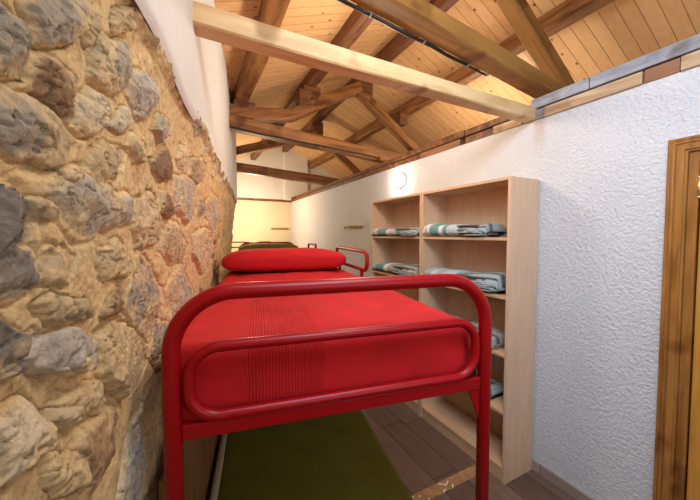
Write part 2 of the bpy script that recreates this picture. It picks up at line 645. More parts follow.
bm = bmesh.new()
xs = [-1.2, RX, XO + 0.2]
prism(bm, [(xs[0], roof_z(xs[0])), (xs[1], RZ), (xs[2], roof_z(xs[2])), (xs[2], roof_z(xs[2]) + 0.12), (xs[1], RZ + 0.12), (xs[0], roof_z(xs[0]) + 0.12)], 'y', YF - 0.1, YB + 0.2)
struct('ceiling', bm, M['ceiling'])

# right partition with the doorway, and the flat ceiling of the room behind it
DY0, DY1, DZ = -0.26, 0.56, 2.04
bm = bmesh.new()
box(bm, (WX, YF, 0), (WX + 0.1, DY0, WTOP))
box(bm, (WX, DY1, 0), (WX + 0.1, YB, WTOP))
box(bm, (WX, DY0, DZ), (WX + 0.1, DY1, WTOP))
struct('wall_right', bm, M['stucco'])
bm = bmesh.new()
box(bm, (WX + 0.1, YF, WTOP - 0.06), (XO, YB, WTOP))
struct('ceiling_side_room', bm, M['chimney'])
bm = bmesh.new()
box(bm, (XO, YF, 0), (XO + 0.2, YB, roof_z(XO) + 0.05))
struct('wall_outer', bm, M['plaster'])

# gable wall at the far end, cream below the ledge board and white above
bm = bmesh.new()
prism(bm, [(-1.2, 0), (XO + 0.2, 0), (XO + 0.2, roof_z(XO + 0.2) + 0.05), (RX, RZ + 0.05), (-1.2, roof_z(-1.2) + 0.05)], 'y', YB, YB + 0.2)
struct('wall_far', bm, M['gable'])
bm = bmesh.new()
prism(bm, [(1.93, WTOP + 0.04), (2.5, WTOP + 0.04), (2.5, roof_z(2.5) + 0.03), (1.95, RZ + 0.02), (1.93, RZ + 0.02)], 'y', YB - 0.06, YB + 0.01)
struct('trim_4', bm, M['chimney'])

# wall behind the camera with a window opening
bm = bmesh.new()
wx0, wx1, wz0, wz1 = 0.15, 1.35, 1.15, 2.3
box(bm, (-1.2, YF - 0.1, 0), (wx0, YF, 3.0))
box(bm, (wx1, YF - 0.1, 0), (XO + 0.2, YF, 3.0))
box(bm, (wx0, YF - 0.1, 0), (wx1, YF, wz0))
box(bm, (wx0, YF - 0.1, wz1), (wx1, YF, 3.0))
prism(bm, [(-1.2, roof_z(-1.2)), (-0.0, 2.99), (3.4, 2.99), (XO + 0.2, roof_z(XO + 0.2)), (RX, RZ + 0.05)], 'y', YF - 0.1, YF)
struct('wall_near', bm, M['plaster'])
bm = bmesh.new()
for a_, b_ in (((wx0, wz0), (wx0 + 0.06, wz1)), ((wx1 - 0.06, wz0), (wx1, wz1)), ((wx0, wz0), (wx1, wz0 + 0.06)), ((wx0, wz1 - 0.06), (wx1, wz1)), ((0.72, wz0), (0.78, wz1))):
    box(bm, (a_[0], YF - 0.08, a_[1]), (b_[0], YF - 0.03, b_[1]))
struct('window_1', bm, M['frame_wood'])

# left wall: plaster above, rubble stone below
LA = 9.1
ld = Vector((math.sin(R(LA)), math.cos(R(LA)), 0))
ln = Vector((math.cos(R(LA)), -math.sin(R(LA)), 0))
LP = Vector((-0.085, 0.72, 0))
ZS = 2.10


def lpt(s, off=0.0, z=0.0):
    p = LP + ld * s + ln * off
    return (p.x, p.y, z)


S_END = 4.02
n_s, n_z = 700, 60
sv = np.linspace(-2.4, S_END, n_s)
zv = np.linspace(0, 1, n_z)
Sg, Tg = np.meshgrid(sv, zv, indexing='ij')
PX = LP.x + ld.x * Sg
PY = LP.y + ld.y * Sg
zlo = ZS - 0.006 + 0.010 * np.sin(Sg * 9) + 0.016 * fbm(Sg * 9, Sg * 0 + 3, 4)
off = 0.003 + 0.014 * fbm(Sg * 1.6, Tg * 1.6, 3, 5) * 2
zt = roof_z(0.0) + SL * (PX + 0.0) + 0.03
Zg = zlo + (zt - zlo) * Tg
off = off - 0.03 * np.exp(-((S_END - Sg) / 0.02))
off = off - 0.012 * np.exp(-((Tg) / 0.010))
PXo, PYo = PX + ln.x * off, PY + ln.y * off
bmg = grid_mesh('wall_left', PXo, PYo, Zg, M['plaster'])
# solid body behind the plaster and its far end
bm = bmesh.new()
q0, q1 = Vector(lpt(-2.4, -0.012)), Vector(lpt(S_END, -0.012))
bv = [(q0.x, q0.y), (q1.x, q1.y), (-0.6, q1.y + 0.05), (-1.2, q1.y + 0.05), (-1.2, q0.y)]
prism(bm, bv, 'z', ZS, 3.05)
me_ = bpy.data.meshes.new('body')
bm.to_mesh(me_)
bm.free()
me_.materials.append(M['plaster'])
core = bpy.data.objects.new('wall_core', me_)
C.objects.link(core)
core.parent = bmg
bmg['kind'] = 'structure'
core['kind'] = 'structure'

# rubble stone face ------------------------------------------------
STONES = [(-0.225, 1.921, 0.056, 0.037, 0.0, -0.035, 'g'), (-0.316, 1.833, 0.034, 0.018, -0.0, -0.035, 'g'), (-0.241, 1.824, 0.039, 0.022, 0.015, -0.037, 'b'), (-0.148, 1.831, 0.06, 0.022, 0.001, -0.035, 'c'), (-0.072, 1.943, 0.082, 0.05, 0.03, -0.04, 'g'), (0.099, 1.955, 0.083, 0.035, 0.013, -0.045, 'l'), (-0.293, 1.756, 0.067, -0.015, -0.031, -0.035, 'g'), (-0.108, 1.693, 0.166, -0.005, -0.029, -0.037, 'g'), (-0.327, 1.659, 0.03, 0.0, 0.0, -0.033, 'd'), (-0.089, 1.771, 0.07, 0.017, 0.002, -0.033, 't'), (0.308, 1.851, 0.112, 0.023, 0.013, -0.043, 'b'), (-0.324, 1.539, 0.029, -0.01, -0.002, -0.027, 'd'), (-0.315, 1.61, 0.042, -0.005, -0.0, -0.03, 'd'), (-0.216, 1.494, 0.069, -0.015, 0.015, -0.035, 'l'), (-0.304, 1.435, 0.049, -0.032, -0.0, -0.043, 'c'), (0.214, 1.479, 0.143, -0.03, 0.016, -0.088, 'g'), (0.229, 1.02, 0.132, -0.108, -0.064, -0.067, 'l'), (0.046, 1.381, 0.145, -0.057, 0.009, -0.082, 't'), (-0.242, 1.609, 0.037, -0.008, -0.009, -0.025, 't'), (-0.114, 1.3, 0.084, -0.063, -0.074, -0.022, 'b'), (-0.157, 1.405, 0.091, -0.047, 0.0, -0.022, 't'), (0.676, 1.789, 0.203, 0.022, 0.032, -0.085, 'l'), (0.517, 1.613, 0.172, -0.005, 0.021, -0.078, 't'), (1.199, 1.562, 0.359, -0.017, 0.056, -0.128, 'c'), (0.19, 1.682, 0.103, 0.005, 0.014, -0.07, 't'), (-0.207, 1.55, 0.069, -0.017, 0.0, -0.017, 't'), (0.707, 1.377, 0.276, -0.057, 0.031, -0.107, 'l'), (-0.228, 1.419, 0.032, -0.018, -0.0, -0.015, 't'), (0.073, 1.832, 0.079, 0.022, 0.006, -0.027, 't'), (-0.211, 1.723, 0.025, 0.0, -0.008, -0.013, 't'), (-0.013, 1.863, 0.05, 0.017, 0.003, -0.022, 'c'), (0.38, 1.302, 0.108, -0.037, 0.016, -0.075, 'g'), (1.563, 1.783, 0.346, 0.02, 0.078, -0.118, 'l'), (0.849, 1.945, 0.179, 0.037, 0.029, -0.053, 't'), (-0.224, 1.342, 0.045, -0.035, 0.0, -0.03, 't'), (0.261, 1.936, 0.075, 0.023, 0.01, -0.03, 'g'), (-0.033, 1.599, 0.088, -0.007, 0.001, -0.027, 't'), (0.35, 1.739, 0.09, 0.008, 0.01, -0.04, 'b'), (-0.273, 1.671, 0.024, -0.005, -0.007, -0.012, 't'), (-0.145, 1.959, 0.03, 0.018, 0.0, -0.022, 't'), (-0.027, 2.044, 0.038, 0.025, 0.003, -0.022, 't')]
TONE = {'g': (0.47, 0.405, 0.31), 'd': (0.25, 0.22, 0.185), 'l': (0.60, 0.53, 0.43), 'b': (0.34, 0.20, 0.10), 'c': (0.74, 0.61, 0.41), 't': (0.62, 0.46, 0.26)}
MORTAR = np.array((0.82, 0.60, 0.30))
s_list = [-2.4, -1.2, -0.7, -0.45]
while s_list[-1] < S_END:
    s = s_list[-1]
    s_list.append(s + max(0.0024, 0.0024 + (s - 0.1) * 0.0065) if s > -0.45 + 1e-6 or True else s)
s_list[-1] = S_END
sv = np.array(s_list)
zv = np.concatenate([np.linspace(0, 0.7, 40)[:-1], np.linspace(0.7, 1.1, 80)[:-1], np.linspace(1.1, ZS + 0.03, 430)])
Sg, Zg = np.meshgrid(sv, zv, indexing='ij')
wS = Sg + 0.020 * fbm(Sg * 14, Zg * 14, 5, 11, 0.6) * 2
wZ = Zg + 0.020 * fbm(Sg * 14, Zg * 14, 5, 23, 0.6) * 2
H = 0.010 * fbm(Sg * 14, Zg * 14, 6, 3, 0.62) * 2 + 0.014 * fbm(Sg * 3.2, Zg * 3.2, 2, 8) * 2
COL = np.ones(Sg.shape + (3,)) * MORTAR
COL *= (1 + 0.35 * fbm(Sg * 8, Zg * 8, 4, 31))[..., None]
extra = []
rs = random.Random(4)
for k in range(900):
    s = rs.uniform(-0.5, S_END)
    z = rs.uniform(0.05, ZS)
    a = rs.uniform(0.035, 0.085) * (1 if s < 0.6 else 1.35)
    ang = rs.uniform(-0.5, 0.5)
    b_ = a * rs.uniform(0.45, 0.85)
    ok = True
    for q in STONES + extra:
        du, dv = q[0] - s, q[1] - z
        ra = math.hypot(q[2], q[4]) * 0.85 + a
        rb = math.hypot(q[3], q[5]) * 0.85 + b_
        if (du / ra) ** 2 + (dv / rb) ** 2 < 1.35:
            ok = False
            break
    if ok and not (s < 0.35 and 1.2 < z < ZS and a > 0.05):
        extra.append((s, z, a * math.cos(ang), a * math.sin(ang), b_ * math.sin(ang), -b_ * math.cos(ang), rs.choice('tttcclgb')))
for i, q in enumerate(STONES + extra):
    g_ = 1.1 if i < len(STONES) else 0.95
    A = np.array([[q[2], q[4]], [q[3], q[5]]]) * g_
    Ai = np.linalg.inv(A)
    rad = math.hypot(q[2], q[4]) + math.hypot(q[3], q[5])
    si = np.searchsorted(sv, [q[0] - rad * 1.6, q[0] + rad * 1.6])
    zi = np.searchsorted(zv, [q[1] - rad * 1.6, q[1] + rad * 1.6])
    sl = (slice(*si), slice(*zi))
    if Sg[sl].size == 0:
        continue
    du, dv = wS[sl] - q[0], wZ[sl] - q[1]
    u = Ai[0, 0] * du + Ai[0, 1] * dv
    v = Ai[1, 0] * du + Ai[1, 1] * dv
    ru = rs.uniform(-0.5, 0.5)
    d = np.sqrt(u * u + v * v) * 0.72
    ns = rs.randint(5, 7)
    for q_ in range(ns):        # irregular polygon outline
        th = ru + 2 * math.pi * (q_ + rs.uniform(-0.28, 0.28)) / ns
        d = np.maximum(d, (u * math.cos(th) + v * math.sin(th)) / rs.uniform(0.80, 1.02))
    wdt = rs.uniform(0.08, 0.36)
    k = np.clip((1.0 - d) / wdt, 0, 1)
    k = k * k * (3 - 2 * k)
    hh = rs.uniform(0.008, 0.017) if i < len(STONES) else rs.uniform(0.006, 0.015)
    face = np.full(u.shape, hh * 1.25)
    for _ in range(6):          # broken rock: a cap of a few tilted planes
        th = rs.uniform(0, 2 * math.pi)
        sl_ = rs.uniform(0.5, 1.9) * hh
        face = np.minimum(face, hh * rs.uniform(0.9, 1.5) - sl_ * (u * math.cos(th) + v * math.sin(th)) * 0.75)
    crk = np.abs(fbm(Sg[sl] * 16 + i, Zg[sl] * 24 + i * 3, 4, i % 9, 0.6))
    face = face + 0.0065 * fbm(Sg[sl] * 30, Zg[sl] * 30, 5, 40 + i % 7, 0.7) * 2 - 0.009 * np.clip(1 - crk / 0.025, 0, 1)
    Hs = H[sl]
    H[sl] = Hs * (1 - k) + (face + Hs * 0.2) * k
    # narrow shadow gap below/around a stone
    gap = np.exp(-((d - 1.03) / 0.05) ** 2) * rs.uniform(0.004, 0.017)
    H[sl] = H[sl] - gap
    c = np.array(TONE[q[6]]) * rs.uniform(0.85, 1.15)
    cvar = 1 + 0.55 * fbm(Sg[sl] * 18, Zg[sl] * 18, 4, 50 + i % 5)
    sand = np.clip(fbm(Sg[sl] * 13, Zg[sl] * 13, 5, 60 + i % 5, 0.6) * 6 + 0.45 * d ** 2, 0, 1)[..., None]
    cc = (c * cvar[..., None]) * (1 - 0.7 * sand) + MORTAR * 0.7 * sand
    COL[sl] = COL[sl] * (1 - k[..., None]) + cc * k[..., None]
far = np.clip((Sg - 0.5) / 1.2, 0, 1)
H = H + far * (0.020 * fbm(Sg * 6.5, Zg * 9, 5, 77, 0.62) * 2)
H = H + 0.007 * np.clip((Zg - (ZS - 0.05)) / 0.05, 0, 1) * fbm(Sg * 30, Zg * 30, 3, 5) * 2
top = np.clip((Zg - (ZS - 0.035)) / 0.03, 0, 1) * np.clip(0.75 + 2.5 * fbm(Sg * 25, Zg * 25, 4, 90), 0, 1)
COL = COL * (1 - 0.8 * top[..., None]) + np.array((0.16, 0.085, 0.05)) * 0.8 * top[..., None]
H = H + 0.012 * np.clip((Zg - (ZS - 0.03)) / 0.02, 0, 1)
cut = np.clip((ZS - Zg) / 1.0, 0, 1)
REC = -0.012 - 0.085 * cut ** 0.8 * np.clip((Sg + 0.35) / 0.5, 0.35, 1)
offs = H + REC
offs = offs - 0.05 * np.exp(-(S_END - Sg) / 0.04)
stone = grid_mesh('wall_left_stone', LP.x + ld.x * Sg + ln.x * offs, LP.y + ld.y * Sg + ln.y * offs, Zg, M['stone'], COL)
stone['kind'] = 'structure'
# return face where the stone wall ends
ev = np.linspace(0, 1.4, 90)
Eg, Zg2 = np.meshgrid(ev, np.linspace(0, ZS + 0.03, 160), indexing='ij')
p1 = Vector(lpt(S_END, -0.06))
rec1 = np.interp(Zg2[0], zv, offs[-1])
bx0 = LP.x + ld.x * S_END + ln.x * rec1[None, :]
by0 = LP.y + ld.y * S_END + ln.y * rec1[None, :]
rough_ = 0.03 * fbm(Eg * 8, Zg2 * 8, 4, 9) * np.clip(Eg / 0.05, 0, 1)
col2 = np.ones(Eg.shape + (3,)) * MORTAR * (1 + 0.5 * fbm(Eg * 9, Zg2 * 9, 4, 2))[..., None]
e2 = grid_mesh('wall_left_end', bx0 - Eg, by0 + rough_, Zg2, M['stone'], col2)
e2['kind'] = 'structure'

# wall plates on top of the partition
bm = bmesh.new()
y = YF
cols_plate = ['tan', 'rust', 'tan', 'grey']
pieces = {'tan': bmesh.new(), 'rust': bmesh.new(), 'grey': bmesh.new(), 'old': bmesh.new()}
cuts = [(YF, 0.60, 'tan'), (0.605, 0.735, 'rust'), (0.74, 1.235, 'tan'), (1.24, 1.33, 'grey'), (1.39, 1.62, 'tan'), (1.625, 1.9, 'old'), (1.96, 2.5, 'rust'), (2.505, 2.95, 'old'), (3.0, 4.3, 'old'), (4.305, YB, 'old')]
for y0, y1, k in cuts:
    dx = rs.uniform(-0.004, 0.006)
    box(pieces[k], (WX - 0.012 + dx, y0, WTOP), (WX + 0.1, y1, (2.497 if y0 < 1.3 else 2.485) + rs.uniform(-0.006, 0.003)), 0.003)
t_ = struct('trim_1', pieces['tan'], M['tan_wood'])
struct('trim_2', pieces['rust'], M['rust_wood'])
struct('trim_3', pieces['grey'], M['grey_wood'])
struct('trim_8', pieces['old'], M['dark_wood'])
bm = bmesh.new()
for y0, y1 in ((YF, 0.42), (0.425, 0.98), (0.985, 1.33)):
    box(bm, (WX - 0.01 + rs.uniform(-0.006, 0.004), y0, 2.508), (WX + 0.1, y1, 2.572 + rs.uniform(-0.004, 0.004)), 0.004)
struct('trim_5', bm, M['grey_plate'])
bm = bmesh.new()
for y0, y1 in ((1.335, 1.9), (1.905, 2.7), (2.705, 3.6), (3.605, 5.0), (5.005, YB)):
    box(bm, (WX - 0.01 + rs.uniform(-0.012, 0.006), y0, 2.494), (WX + 0.1, y1, 2.54 + rs.uniform(-0.012, 0.01)), 0.006)
struct('trim_7', bm, M['dark_wood'])
bm = bmesh.new()
box(bm, (-0.6, YB - 0.03, WTOP - 0.005), (WX, YB, WTOP + 0.045), 0.004)
struct('trim_6', bm, M['dark_wood'])

# baseboard
bm = bmesh.new()
box(bm, (WX - 0.012, 0.64, 0), (WX, YB, 0.07), 0.002)
box(bm, (WX - 0.012, YF, 0), (WX, -0.34, 0.07), 0.002)
struct('baseboard_right', bm, M['skirting'])

# door
bm = bmesh.new()
def architrave(x0, x1, inn, outr):
    """door surround of one moulding: from inn to outr beyond the opening"""
    prism(bm, [(DY1 + outr, 0), (DY1 + outr, DZ + outr), (DY0 - outr, DZ + outr), (DY0 - outr, 0), (DY0 - inn, 0), (DY0 - inn, DZ + inn), (DY1 + inn, DZ + inn), (DY1 + inn, 0)], 'x', x0, x1)


architrave(WX - 0.018, WX, 0.0, 0.070)
architrave(WX - 0.026, WX - 0.018, 0.010, 0.034)
architrave(WX - 0.024, WX - 0.018, 0.042, 0.050)
architrave(WX - 0.022, WX - 0.018, 0.058, 0.066)
dr = struct('door_1', bm, M['frame_wood'])
bm = bmesh.new()
box(bm, (WX - 0.006, DY1 - 0.035, 0), (WX + 0.09, DY1 - 0.0005, DZ - 0.0005), 0.002)
box(bm, (WX - 0.006, DY0 + 0.0005, 0), (WX + 0.09, DY0 + 0.03, DZ - 0.0005), 0.002)
box(bm, (WX - 0.006, DY0 + 0.03, DZ - 0.04), (WX + 0.09, DY1 - 0.035, DZ - 0.0005), 0.002)
struct('door_jamb', bm, M['frame_wood'], dr)
bm = bmesh.new()
box(bm, (WX + 0.004, DY0 + 0.034, 0.006), (WX + 0.044, DY1 - 0.04, DZ - 0.046), 0.004)
struct('door_leaf', bm, M['door_wood'], dr)
for z in (1.87, 0.25):
    bm = bmesh.new()
    tube(bm, [(WX - 0.004, DY1 - 0.037, z - 0.04), (WX - 0.004, DY1 - 0.037, z + 0.04)], 0.006, seg=10)
    for dz in (-0.046, 0.046):
        bmesh.ops.create_uvsphere(bm, u_segments=8, v_segments=6, radius=0.007, matrix=Matrix.Translation((WX - 0.004, DY1 - 0.037, z + dz)))
    box(bm, (WX, DY1 - 0.052, z - 0.038), (WX + 0.005, DY1 - 0.022, z + 0.038))
    struct('door_hinge', bm, M['chrome'], dr, True)
bm = bmesh.new()
box(bm, (WX - 0.002, DY0 + 0.07, 0.96), (WX + 0.004, DY0 + 0.11, 1.16), 0.002)
tube(bm, round_path([(WX + 0.004, DY0 + 0.09, 1.09), (WX - 0.045, DY0 + 0.09, 1.09), (WX - 0.045, DY0 + 0.21, 1.09)], 0.014), 0.008)
struct('door_handle', bm, M['chrome'], dr)


# ------------------------------------------------------------------ timber
def beam(name, p0, p1, wd, ht, mat, parent=None, seed=1, rough=0.008, bow=0.0, seg=14, path=None):
    """hewn beam: local X along its length, wd across, ht vertical"""
    p0, p1 = Vector(p0), Vector(p1)
    L = (p1 - p0).length
    d = (p1 - p0).normalized()
    up = Vector((0, 0, 1))
    side = up.cross(d)
    if side.length < 0.05:
        side = Vector((0, 1, 0))
    side.normalize()
    up = d.cross(side)
    mt = Matrix((d, side, up)).transposed().to_4x4()
    mt.translation = p0
    bm = bmesh.new()
    r2 = random.Random(seed)
    prof = []
    c = 0.16
    for sx, sy in ((-1, -1), (1, -1), (1, 1), (-1, 1)):
        if sx * sy > 0:
            prof += [(sx, sy * (1 - c)), (sx * (1 - c), sy)]
        else:
            prof += [(sx * (1 - c), sy), (sx, sy * (1 - c))]
    rings = []
    ph = [r2.uniform(0, 6.28) for _ in range(6)]
    for i in range(seg + 1):
        t = i / seg
        x = L * t
        oy = rough * math.sin(x * 2.1 + ph[0]) * 1.2
        oz = rough * math.sin(x * 1.7 + ph[1]) * 1.2 + bow * math.sin(math.pi * t)
        if path:
            oz += path(t)
        row = []
        for j, (a, b_) in enumerate(prof):
            k = 1 + rough * 6 * math.sin(x * 5 + ph[2 + j % 4] + j)
            row.append(bm.verts.new((x, oy + a * wd / 2 * k, oz + b_ * ht / 2 * k)))
        rings.append(row)
    n = len(prof)
    for i in range(seg):
        for j in range(n):
            bm.faces.new((rings[i][j], rings[i][(j + 1) % n], rings[i + 1][(j + 1) % n], rings[i + 1][j]))
    bm.faces.new(rings[0][::-1])
    bm.faces.new(rings[-1])
    bmesh.ops.recalc_face_normals(bm, faces=bm.faces)
    o = obj(name, bm, mat, None)
    o.matrix_world = mt
    if parent:
        o.parent = parent
        o.matrix_parent_inverse = Matrix.Translation(parent.location).inverted()
    return o


# pale squared beam between the plaster wall and the partition
b1 = beam('cross_beam', (-0.03, 1.292, 2.452), (WX + 0.02, 1.34, 2.472), 0.088, 0.082, M['pine_beam'], seed=3, rough=0.003, seg=20)
tag(b1, 'pale pine squared beam crossing low from white plaster wall to stuccoed partition', 'beam')

# purlins along the roof
def purlin(x, zb, wd, ht, mat, label, seed, y1=None):
    o = beam('roof_purlin', (x, YF + 0.02, zb + ht / 2), (x + 0.0, (y1 or YB + 0.05), zb + ht / 2), wd, ht, mat, seed=seed, rough=0.008, seg=30)
    tag(o, label, 'beam', 'long purlins under the boarded roof')


purlin(0.47, 3.04, 0.13, 0.13, M['old_wood'], 'brown roof purlin nearest the white plaster wall', 11)
purlin(1.22, 3.345, 0.12, 0.125, M['dark_wood'], 'dark roof purlin between ridge beam and the one nearest plaster wall', 12)
purlin(RX, 3.60, 0.11, 0.13, M['dark_wood'], 'dark ridge beam at the peak of the boarded roof', 13)
purlin(2.6, 3.285, 0.12, 0.14, M['old_wood'], 'long brown purlin on the roof slope right of the ridge', 14)


def truss(Y, label, tie, left, right, wd, mt, mr, seed, tie_dy=0.0, tie_h=None):
    t = thing('roof_truss', label, 'roof truss', (RX, Y, 2.75), group='timber roof trusses across the room')
    (tx0, tz0), (tx1, tz1) = tie
    k = (tz1 - tz0) / (tx1 - tx0)
    x0, x1 = tx0 - 0.25, XO - 0.05
    beam('tie_beam', (x0, Y + tie_dy, tz0 + k * (x0 - tx0)), (x1, Y + tie_dy, tz1 + k * (x1 - tx1)), wd, tie_h or wd * 1.15, mt, t, seed, 0.006 if not tie_h else 0.003)
    bm = bmesh.new()
    # curved left rafter made of its measured points
    lp = [Vector((x, Y, z)) for x, z in left]
    L0, L1 = lp[0], lp[-1]
    xs_ = [(p - L0).length / (L1 - L0).length for p in lp]
    dd = (L1 - L0).normalized()
    upv = Vector((-dd.z, 0, dd.x))
    offz = [(p - L0).dot(upv) for p in lp]
    tt = [(p - L0).dot(dd) / (L1 - L0).length for p in lp]
    beam('rafter', L0, L1, wd, wd, mr, t, seed + 1, 0.006, path=lambda q: float(np.interp(q, tt, offz)), seg=18)
    beam('rafter', (right[0][0], Y, right[0][1]), (right[1][0], Y, right[1][1]), wd * 0.85, wd * 0.85, mr, t, seed + 2, 0.006)
    return t


def block(parent, lo, hi, mat):
    bm = bmesh.new()
    P = parent.location
    box(bm, Vector(lo) - P, Vector(hi) - P, 0.006)
    o = obj('mounting_block', bm, mat, parent)


T = [truss(3.43, 'middle dark roof truss with bowed left rafter and pegged blocks', ((0.417, 2.80), (2.392, 2.683)), ((0.20, 2.93), (0.55, 2.93), (0.99, 2.99), (1.48, 3.28), (1.88, 3.50)), ((1.80, 3.50), (3.05, 2.66)), 0.125, M['old_wood'], M['old_wood'], 30),
     truss(5.1, 'farthest brown roof truss, nearest the white gable wall', ((0.61, 2.70), (2.30, 2.59)), ((0.35, 2.83), (0.63, 2.96), (1.46, 3.235), (1.90, 3.47)), ((1.82, 3.47), (3.05, 2.62)), 0.125, M['old_wood'], M['old_wood'], 40),
     truss(1.45, 'nearest roof truss with golden-brown tie beam carrying a black cable', ((0.677, 2.862), (2.25, 2.688)), ((0.05, 2.98), (0.9, 3.12), (1.48, 3.33), (1.90, 3.52)), ((1.82, 3.43), (3.05, 2.62)), 0.13, M['gold_wood'], M['gold_wood'], 50, -0.118, 0.10)]
for t_, Y in zip(T, (3.43, 5.1, 1.45)):
    block(t_, (0.38, Y - 0.06, 2.97), (0.60, Y + 0.06, 3.045), M['dark_wood'])
    block(t_, (1.08, Y - 0.07, 3.10), (1.22, Y + 0.06, 3.30), M['dark_wood'])
    block(t_, (1.14, Y - 0.06, 3.22), (1.34, Y + 0.06, 3.36), M['dark_wood'])
    block(t_, (1.85, Y - 0.06, 3.40), (2.05, Y + 0.06, 3.615), M['dark_wood'])
    if Y > 2:
        block(t_, (2.48, Y - 0.06, 3.14), (2.60, Y + 0.06, 3.30), M['dark_wood'])

# cables stapled along the tie beams
bm = bmesh.new()
pts = [(0.3 + 1.42 * i / 24, 1.402 - 0.002 * math.sin(i * 1.3), 2.806 - 0.1106 * (0.3 + 1.42 * i / 24 - 0.677) + 0.002 * math.sin(i * 0.9)) for i in range(25)]
tube(bm, pts, 0.0065, seg=8)
tube(bm, [(p[0], p[1] - 0.014, p[2] + 0.000) for p in pts[:22]], 0.004, seg=6)
cb = obj('electric_cable', bm, M['black'], smooth=True)
tag(cb, 'black electric cable clipped along nearest golden-brown tie beam', 'cable')
bm = bmesh.new()
CL = []
for i in (9, 15, 21, 24):
    p = pts[i]
    bm = bmesh.new()
    CL.append(bm)
    box(bm, (p[0] - 0.004, p[1] - 0.019, p[2] - 0.009), (p[0] + 0.004, p[1] + 0.009, p[2] + 0.009), 0.002)
for bm in CL:
    obj('cable_clip', bm, M['grey_wood'], cb)
bm = bmesh.new()
pts = [(0.25 + 1.9 * i / 24, 3.355, 2.74 - 0.059 * (0.25 + 1.9 * i / 24 - 0.417) + 0.003 * math.sin(i)) for i in range(25)]
tube(bm, pts, 0.009, seg=8)
cb = obj('electric_cable', bm, M['black'], smooth=True)
tag(cb, 'thin black cable under the middle truss tie beam', 'cable')


# ------------------------------------------------------------------ bunk beds
BW, BL = 0.93, 2.1


def bunk(name, label, loc, az, guards, group=None, board=True, gleg=True, head=1.40):
    t = thing(name, label, 'bunk bed', loc, -az, group)
    rad = 0.15
    for y in (0.0, BL):
        z1 = 1.505 if y == 0 else head
        bm = bmesh.new()
        tube(bm, round_path([(-BW, y, 0.0), (-BW, y, z1), (0, y, z1), (0, y, 0.0)], [0, rad, rad, 0], 12), 0.021, seg=18)
        obj('end_frame', bm, M['red_metal'], t, True)
        bm = bmesh.new()
        rr = 0.075
        tube(bm, round_path([(-BW + 0.037, y, 1.185), (-BW + 0.037, y, min(1.365, z1 - 0.06)), (-0.037, y, min(1.365, z1 - 0.06)), (-0.037, y, 1.185)], rr, 10, True), 0.0145, True, seg=14)
        obj('end_loop', bm, M['red_metal'], t, True)
        sg = 1 if y == 0 else -1
        for z in (1.154, 0.32):
            bm = bmesh.new()
            box(bm, (-BW + 0.02, y - 0.008 if sg > 0 else y - 0.014, z - 0.018), (-0.02, y + 0.014 if sg > 0 else y + 0.008, z + 0.022), 0.004)
            obj('end_rail', bm, M['red_metal'], t)
        for x0, sx in ((0, -1), (-BW, 1)):
          if sx < 0:
            bm = bmesh.new()
            prism(bm, [(x0 + sx * 0.018, 1.15), (x0 + sx * 0.062, 1.145), (x0 + sx * 0.045, 1.09), (x0 + sx * 0.018, 1.03)], 'y', y - 0.003, y + 0.003)
            obj('corner_bracket', bm, M['red_metal'], t)
            bm = bmesh.new()
            box(bm, (min(x0 + sx * 0.02, x0 + sx * 0.06), y + sg * 0.02 - 0.008, 1.165), (max(x0 + sx * 0.02, x0 + sx * 0.06), y + sg * 0.02 + 0.008, 1.195), 0.003)
            obj('rail_cap', bm, M['black'], t)
          bm = bmesh.new()
          if True:
            bmesh.ops.create_cone(bm, cap_ends=True, segments=16, radius1=0.026, radius2=0.023, depth=0.03, matrix=Matrix.Translation((x0, y, 0.012)))
            obj('foot_cap', bm, M['black'], t)
    for z in (1.148, 0.30):
        for x in ((-0.006, -BW + 0.006) if z > 1 else (-0.10, -BW + 0.04)):
            bm = bmesh.new()
            box(bm, (x - 0.012, 0.014, z - 0.02), (x + 0.012, BL - 0.014, z + 0.02), 0.004)
            obj('side_rail', bm, M['red_metal'], t)
    for z in (1.148, 0.32):
        bm = bmesh.new()
        for k in range(9):
            yy = 0.12 + k * (BL - 0.24) / 8
            box(bm, (-BW + 0.02, yy - 0.03, z - 0.006), (-0.02, yy + 0.03, z + 0.008), 0.003)
        obj('slats', bm, M['tan_wood'], t)
    for gx, g0, g1 in guards:
        bm = bmesh.new()
        tube(bm, round_path([(gx, g0, 1.388), (gx, g0, 1.525), (gx, g1, 1.525), (gx, g1, 1.388)], [0.06, 0.06, 0.03, 0.03], 8, True), 0.014, True, seg=12)
        if gleg:
            tube(bm, [(gx, g0 + 0.12, 1.388), (gx, g0 + 0.12, 1.14)], 0.013, seg=12)
            tube(bm, [(gx, g1 - 0.10, 1.388), (gx, g1 - 0.10, 1.14)], 0.013, seg=12)
        obj('guard_rail', bm, M['red_metal'], t, True)
    # mattresses
    for z in (1.16, 0.335):
        bm = bmesh.new()
        lo, hi = (-BW + 0.035, 0.06, z), (-0.05, BL - 0.06, z + 0.155)
        if z > 1:
            hi = (-0.05, BL - 0.06, z + 0.165)
        else:
            lo, hi = (-BW - 0.022, 0.09, z + 0.01), (-0.075, BL - 0.09, 0.458)
        box(bm, lo, hi, 0.03)
        obj('mattress', bm, M['mattress'], t, True)
    return t


